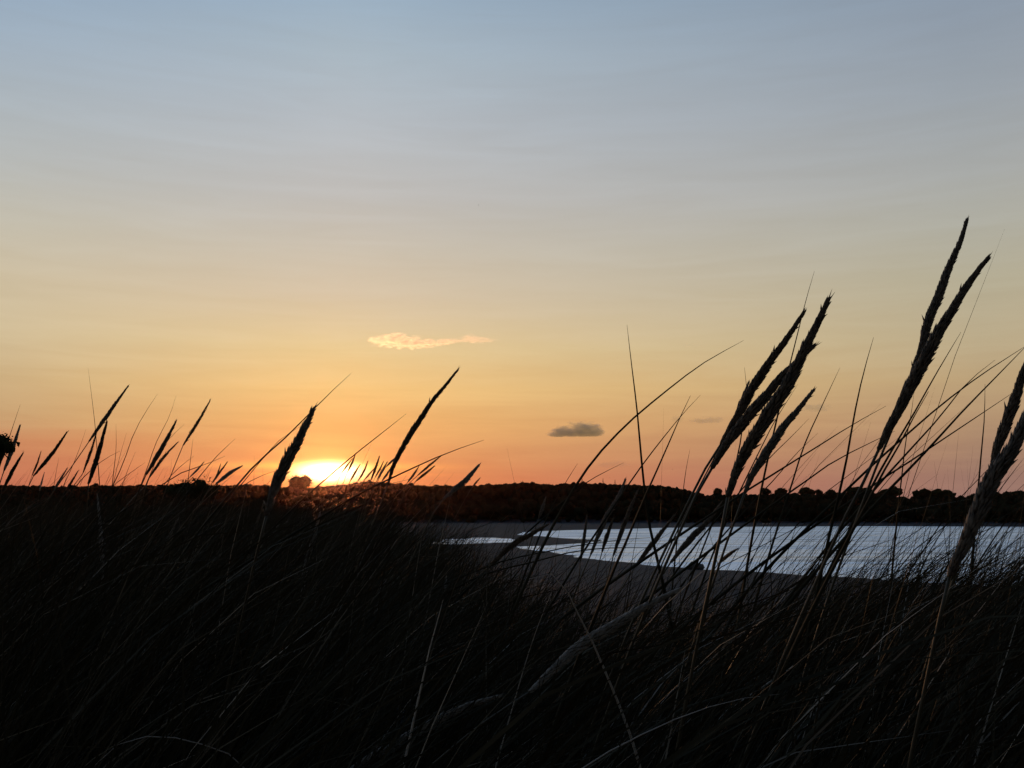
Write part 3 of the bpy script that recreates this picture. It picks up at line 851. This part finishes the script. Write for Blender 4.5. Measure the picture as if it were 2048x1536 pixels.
def gen_zone(n, amin, amax, rmin, rmax, rpow, Lmin, Lmax, wmin, wmax, rng):
    a = rng.uniform(amin, amax, n); r = rmin + (rmax - rmin) * rng.random(n) ** rpow
    rx, ry = r * np.sin(a), r * np.cos(a)
    # grow in tussocks
    cx = np.round(rx / 0.22 + rng.normal(0, .25, n)) * 0.22; cy = np.round(ry / 0.22 + rng.normal(0, .25, n)) * 0.22
    rx = rx * 0.45 + cx * 0.55; ry = ry * 0.45 + cy * 0.55
    L_ = rng.uniform(Lmin, Lmax, n)
    lean = rng.normal(0.62, 0.26, n); droop = rng.normal(0.34, 0.36, n)
    flip = rng.random(n) < 0.06
    lean = np.where(flip, -rng.uniform(0.0, 0.5, n), lean)
    azl = rng.normal(0.0, 0.5, n)
    w = rng.uniform(wmin, wmax, n)
    X, Y, Z, ts = mass_blades(rx, ry, L_, lean, azl, w, droop)
    px, py, dep = to_px(X, Y, Z)
    ok = dep.min(1) > 0.42
    top = py.min(1); ix = py.argmin(1); tx = px[np.arange(n), ix]
    lim = np.interp(tx, TOPX, TOPY); soft = np.interp(tx, TOPX, SOFT)
    pr = np.where(top > lim, 1.0, np.exp(-((lim - top) / soft) ** 1.0) * 0.42)
    pr = np.where((dep.min(1) < 1.1) & (top < lim), pr * 0.4, pr)
    ok &= rng.random(n) < pr
    return [q[ok] for q in (X, Y, Z, w)]

def build_mass():
    rng = np.random.default_rng(5)
    sets = [
        gen_zone(12000, -0.62, 0.62, 0.75, 2.2, 0.8, 0.45, 0.95, 0.0022, 0.0042, rng),
        gen_zone(17000, -0.58, 0.60, 2.0, 5.0, 0.8, 0.40, 0.85, 0.0024, 0.0045, rng),
        gen_zone(12000, -0.58, -0.02, 4.5, 11.0, 0.9, 0.40, 0.75, 0.003, 0.005, rng),
        gen_zone(13000, -0.58, -0.06, 10.0, 27.0, 1.0, 0.35, 0.65, 0.005, 0.008, rng),
        gen_zone(9000, 0.14, 0.62, 0.9, 3.6, 0.8, 0.6, 1.05, 0.0030, 0.0052, rng),
        gen_zone(5000, 0.0, 0.62, 0.9, 2.3, 0.8, 0.8, 1.25, 0.0028, 0.0050, rng),
        gen_zone(3000, -0.6, 0.62, 0.8, 2.6, 0.8, 0.6, 1.1, 0.0050, 0.0075, rng),
        gen_zone(8000, -0.05, 0.62, 4.0, 9.0, 0.8, 0.45, 0.8, 0.003, 0.005, rng),
    ]
    # the slopes beside and behind the camera, thinner
    n = 9000
    a = rng.uniform(0.62, 2 * math.pi - 0.62, n); r = rng.uniform(0.9, 7.0, n)
    X, Y, Z, ts = mass_blades(r * np.sin(a), r * np.cos(a), rng.uniform(0.4, 0.8, n), rng.normal(0.6, 0.25, n), rng.normal(0, 0.5, n), None, rng.normal(0.3, 0.3, n))
    near = np.sqrt(X ** 2 + Y ** 2 + (Z - CZ) ** 2).min(1) > 0.5
    sets.append([X[near], Y[near], Z[near], rng.uniform(0.003, 0.005, near.sum())])
    X = np.concatenate([s[0] for s in sets]); Y = np.concatenate([s[1] for s in sets]); Z = np.concatenate([s[2] for s in sets]); w = np.concatenate([s[3] for s in sets])
    n, m = X.shape
    print("mass blades", n)
    ts = np.linspace(0, 1, m)
    wd = (w[:, None] * 0.5) * np.clip(1.25 * (1 - ts[None, :]) ** 0.7, 0.04, 1)
    tw = rng.uniform(0, math.pi, n)[:, None] + ts[None, :] * rng.normal(0, 1.2, n)[:, None]
    dX = np.gradient(X, axis=1); dZ = np.gradient(Z, axis=1); ln = np.sqrt(dX ** 2 + dZ ** 2) + 1e-9
    # side vector: mix of depth axis and in-plane normal
    ux = np.sin(tw) * (-dZ / ln); uz = np.sin(tw) * (dX / ln); uy = np.cos(tw)
    A = np.stack([X - ux * wd, Y - uy * wd, Z - uz * wd], 2); B = np.stack([X + ux * wd, Y + uy * wd, Z + uz * wd], 2)
    V = np.stack([A, B], 2).reshape(-1, 3)
    i, j = np.meshgrid(np.arange(n), np.arange(m - 1), indexing='ij')
    b = (i * m + j) * 2
    Q = np.stack([b, b + 1, b + 3, b + 2], 2).reshape(-1, 4)
    me = make_mesh("grass", V, Q, M_BLADE, True)
    me.materials.append(M_DRY)
    dry = rng.random(n) < 0.045
    me.polygons.foreach_set('material_index', np.repeat(dry.astype(np.int32), m - 1))
    tag(link("grass", me), "dense dark marram grass covering the dune, bent to the right by wind", "grass", kind='stuff')
build_mass()

# ------------------------------------------------------------------ small things
def bird(px, py, d, span, bank, label):
    P = at(px, py, d); mb = MB()
    body = [Vector((-0.28, 0, 0)), Vector((-0.12, 0, 0.01)), Vector((0.05, 0, 0.01)), Vector((0.2, 0, 0.0)), Vector((0.3, 0, 0.01))]
    mb.tube([b * span / 1.2 for b in body], [0.012 * span, 0.05 * span, 0.06 * span, 0.035 * span, 0.008 * span], 8)
    for sgn in (-1, 1):
        n0 = len(mb.v)
        root, mid, tip = Vector((0.02, sgn * .04, .02)), Vector((0.05, sgn * 0.3, 0.12)), Vector((-0.05, sgn * 0.6, 0.05))
        for q, c in ((root, .11), (mid, .09), (tip, .015)):
            for s1, s2 in ((1, 0), (0, .008), (-1, 0), (0, -.006)):
                mb.v.append((q + Vector((s1 * c, 0, s2))) * span / 1.2)
        for i in range(2):
            for j in range(4):
                a = n0 + i * 4 + j; b = n0 + i * 4 + (j + 1) % 4
                mb.f.append((a, b, b + 4, a + 4))
    o = link("bird", mb.build("bird", M_BIRD), None, P)
    o.rotation_euler = (bank, 0, 0.6)
    tag(o, label, "bird", "distant birds in the sky")
bird(1220, 956, 330, 0.62, 0.3, "tiny dark bird just above the wooded hill by the conifer points")
bird(1345, 939, 380, 0.6, 0.9, "tiny bird low in the sky right of the stout dark blade")
bird(957, 410, 260, 0.42, 1.4, "single tiny bird high in the pale sky near the centre")
bird(1186, 697, 300, 0.45, 0.2, "tiny bird in mid sky right of the bright cloud")

def rock():
    x, y = depress(1392, 1140); V = ICV.copy()
    V *= (1 + 0.14 * RNG.standard_normal((len(V), 1))); V *= np.array([1.15, 0.8, 0.75])
    o = link("rock", make_mesh("rock", V, ICF, M_ROCK), None, (x, y, 0.35))
    tag(o, "dark rock at the water's edge left of the stem bundle", "rock")
rock()

def boat():
    x, y = depress(1534, 1053.2); y += 30; x *= (y / (y - 30))
    root = bpy.data.objects.new("rowing_boat", None); COL.objects.link(root)
    g = float(ground_z(np.array([x]), np.array([y]))[0])
    root.location = (x, y, g + 2.2)
    root.location.z = g
    tag(root, "small pale boat drawn up under the trees on the far shore", "boat")
    n = 11; V = []; Fc = []
    for i in range(n):
        t = i / (n - 1); X = (t - 0.5) * 5.4
        wdt = 0.85 * (math.sin(math.pi * min(1, 0.16 + 0.84 * t)) ** 0.6 if t < 1 else 0.02)
        wdt = max(wdt, 0.03); sh = 0.75 + 0.35 * (2 * t - 1) ** 2
        for (a, b) in ((-1, 1), (-0.75, 0.45), (-0.3, 0.08), (0, 0), (0.3, 0.08), (0.75, 0.45), (1, 1), (0.9, 1), (0.65, 0.5), (0, 0.14), (-0.65, 0.5), (-0.9, 1)):
            V.append((X, a * wdt, b * sh))
    k = 12
    for i in range(n - 1):
        for j in range(k):
            Fc.append((i * k + j, i * k + (j + 1) % k, (i + 1) * k + (j + 1) % k, (i + 1) * k + j))
    Fc.append(tuple(range(k))); Fc.append(tuple(range((n - 1) * k, n * k))[::-1])
    link("hull", make_mesh("hull", V, Fc, M_HULL), root)
    for X in (-1.0, 0.8):
        mb = MB(); mb.tube([Vector((X, -0.68, .5)), Vector((X, 0.68, .5))], [0.11, 0.11], 4)
        link("bench", mb.build("bench", M_WOOD), root)
boat()

# ------------------------------------------------------------------ clouds
def cloud(name, px0, px1, py0, py1, dist, dens, scol, acol, aniso, label, thr=0.5, seed=0.0, nscale=3.0, absd=0.0, flat=1.0, lobes=None, nk=2.4):
    c = at((px0 + px1) / 2, (py0 + py1) / 2, dist)
    a, b = at(px0, (py0 + py1) / 2, dist), at(px1, (py0 + py1) / 2, dist)
    hx = (b.x - a.x) / 2; hz = abs(at(px0, py0, dist).z - at(px0, py1, dist).z) / 2
    V = ICV * np.array([hx * 1.15, hx * 0.42, hz * 1.2])
    o = link(name, make_mesh(name, V, ICF, cloud_mat(name, dens, scol, acol, aniso, thr, seed, nscale, absd, hx, hz, flat, lobes, nk), True), None, c)
    tag(o, label, "cloud")
def cloud_mat(name, dens, scol, acol, aniso, thr, seed, nscale, absd, hx, hz, flat=1.0, lobes=None, nk=2.4):
    m = bpy.data.materials.new(name + "_vapour"); m.use_nodes = True
    t = m.node_tree; t.nodes.clear()
    def NN(x): return t.nodes.new(x)
    def M(op, a, b=None, clamp=False):
        n = NN('ShaderNodeMath'); n.operation = op; n.use_clamp = clamp
        for i, v in enumerate((a, b)):
            if v is None: continue
            if isinstance(v, (int, float)): n.inputs[i].default_value = v
            else: t.links.new(v, n.inputs[i])
        return n.outputs[0]
    tcn = NN('ShaderNodeTexCoord')
    mpn = NN('ShaderNodeMapping'); mpn.inputs['Scale'].default_value = (1 / hx, 1 / (hx * 0.35), 1 / hz)
    t.links.new(tcn.outputs['Object'], mpn.inputs[0])
    rim = None
    for cx, cz, rx, rz in (lobes or [(-0.35, -0.1, 0.6, 0.7), (0.25, 0.0, 0.7, 0.8)]):
        ml = NN('ShaderNodeMapping'); ml.inputs['Location'].default_value = (-cx / rx, 0, -cz / rz); ml.inputs['Scale'].default_value = (1 / rx, 1, 1 / rz)
        t.links.new(mpn.outputs[0], ml.inputs[0])
        ln = NN('ShaderNodeVectorMath'); ln.operation = 'LENGTH'; t.links.new(ml.outputs[0], ln.inputs[0])
        q1 = M('SUBTRACT', 1.0, ln.outputs['Value'])
        rim = q1 if rim is None else M('MAXIMUM', rim, q1)
    mp2 = NN('ShaderNodeMapping'); mp2.inputs['Scale'].default_value = (1 / hx, 1 / hx, 1 / hx * 2.6); mp2.inputs['Location'].default_value = (seed, seed * 0.7, 0)
    t.links.new(tcn.outputs['Object'], mp2.inputs[0])
    nz_ = NN('ShaderNodeTexNoise'); nz_.inputs['Scale'].default_value = nscale; nz_.inputs['Detail'].default_value = 6; nz_.inputs['Roughness'].default_value = 0.62
    t.links.new(mp2.outputs[0], nz_.inputs['Vector'])
    sz = NN('ShaderNodeSeparateXYZ'); t.links.new(mpn.outputs[0], sz.inputs[0])
    low = M('MULTIPLY', M('MAXIMUM', M('SUBTRACT', -flat, sz.outputs[2]), 0.0), 4.0)
    q = M('ADD', M('MULTIPLY', rim, 0.62), M('MULTIPLY', M('SUBTRACT', nz_.outputs[0], thr), nk))
    q = M('MULTIPLY', M('SUBTRACT', q, low), 3.6, True)
    D = M('MULTIPLY', q, dens)
    vs = NN('ShaderNodeVolumeScatter'); vs.inputs[0].default_value = (*scol, 1); vs.inputs['Anisotropy'].default_value = aniso
    t.links.new(D, vs.inputs['Density'])
    va = NN('ShaderNodeVolumeAbsorption'); va.inputs[0].default_value = (*acol, 1)
    t.links.new(M('MULTIPLY', D, absd), va.inputs['Density'])
    ad_ = NN('ShaderNodeAddShader'); t.links.new(vs.outputs[0], ad_.inputs[0]); t.links.new(va.outputs[0], ad_.inputs[1])
    out = NN('ShaderNodeOutputMaterial'); t.links.new(ad_.outputs[0], out.inputs['Volume'])
    m.cycles.volume_step_rate = 0.35
    return m

cloud("cloud", 738, 905, 667, 699, 8000, 0.010, (1.0, 1.0, 0.95), (1, 1, 1), 0.89, "bright ragged cloud lit gold above the sun", 0.50, 1.3, 6.5, lobes=[(-0.6, 0.2, 0.34, 0.26), (-0.32, 0.35, 0.22, 0.45), (-0.05, -0.35, 0.46, 0.24), (0.45, -0.12, 0.50, 0.20), (-0.2, 0.1, 0.34, 0.26)], nk=5.5)
cloud("cloud", 880, 992, 668, 692, 8050, 0.005, (1.0, 0.9, 0.8), (1, 1, 1), 0.84, "thin peach wisp trailing right of the bright gold cloud", 0.50, 5.1, 6.0, lobes=[(-0.5, -0.1, 0.5, 0.22), (0.25, 0.0, 0.6, 0.40), (0.1, 0.25, 0.25, 0.5)], nk=3.8)
SHADE_SCATTER, SHADE_ABSORB = (0.70, 0.52, 1.0), (0.55, 0.46, 0.97)  # clouds in shade: the shade is put into their vapour colour and absorption
cloud("cloud", 1092, 1208, 842, 878, 10000, 0.0085, SHADE_SCATTER, SHADE_ABSORB, 0.0, "rounded mauve cloud low in the sky, largest of the dark ones", 0.42, 2.4, 3.0, 0.55, 0.66, [(0.32, -0.15, 0.62, 1.05), (-0.28, -0.35, 0.55, 0.75), (-0.6, -0.7, 0.45, 0.5), (0.7, -0.3, 0.32, 0.6)], 1.3)
cloud("cloud", 1342, 1368, 829, 846, 10200, 0.004, SHADE_SCATTER, SHADE_ABSORB, 0.0, "tiny mauve puff touching the stout dark blade", 0.46, 7.7, 1.8, 0.5)
cloud("cloud", 1378, 1446, 831, 848, 10200, 0.003, SHADE_SCATTER, SHADE_ABSORB, 0.0, "small flat mauve cloud left of the thick seed heads", 0.48, 3.9, 2.0, 0.5)
cloud("cloud", 1600, 1662, 806, 824, 10300, 0.003, SHADE_SCATTER, SHADE_ABSORB, 0.0, "small mauve cloud right of the lowest thick seed head", 0.46, 9.1, 2.0, 0.5)
cloud("cloud", 1196, 1262, 920, 936, 10400, 0.0014, SHADE_SCATTER, SHADE_ABSORB, 0.0, "faint mauve streak just above the wooded hill", 0.46, 6.0, 2.0, 0.5)
cloud("cloud", 1360, 1412, 682, 697, 9000, 0.001, (1.0, 0.7, 0.55), (1, 1, 1), 0.6, "faint pink wisp right of the tip of the arching blade", 0.50, 4.6, 2.4)
cloud("cloud", 700, 760, 888, 908, 9000, 0.0012, (0.9, 0.5, 0.4), (0.8, 0.4, 0.3), 0.4, "small orange cloud right above the sun glare", 0.50, 8.2, 2.2, 0.4)

# ------------------------------------------------------------------ thin scattering air added to imitate lens glare below the sun
def glare_haze():
    x0, x1, y0, y1, z0, z1 = -26000, 26000, -26000, 26000, -3.0, 60.0
    V = [(x, y, z) for x in (x0, x1) for y in (y0, y1) for z in (z0, z1)]
    Fc = [(0, 1, 3, 2), (4, 6, 7, 5), (0, 4, 5, 1), (2, 3, 7, 6), (0, 2, 6, 4), (1, 5, 7, 3)]
    m = bpy.data.materials.new("glare_air"); m.use_nodes = True
    t = m.node_tree; t.nodes.clear()
    v = t.nodes.new('ShaderNodeVolumePrincipled'); out = t.nodes.new('ShaderNodeOutputMaterial')
    v.inputs['Color'].default_value = (1.0, 0.5, 0.42, 1); v.inputs['Density'].default_value = 1.1e-5
    v.inputs['Anisotropy'].default_value = 0.95
    t.links.new(v.outputs[0], out.inputs['Volume'])
    tag(link("glare_haze", make_mesh("glare_haze", V, Fc, m)), "added thin scattering air imitating lens glare in front of the hill under the sun", "glare_haze", kind='stuff')
glare_haze()
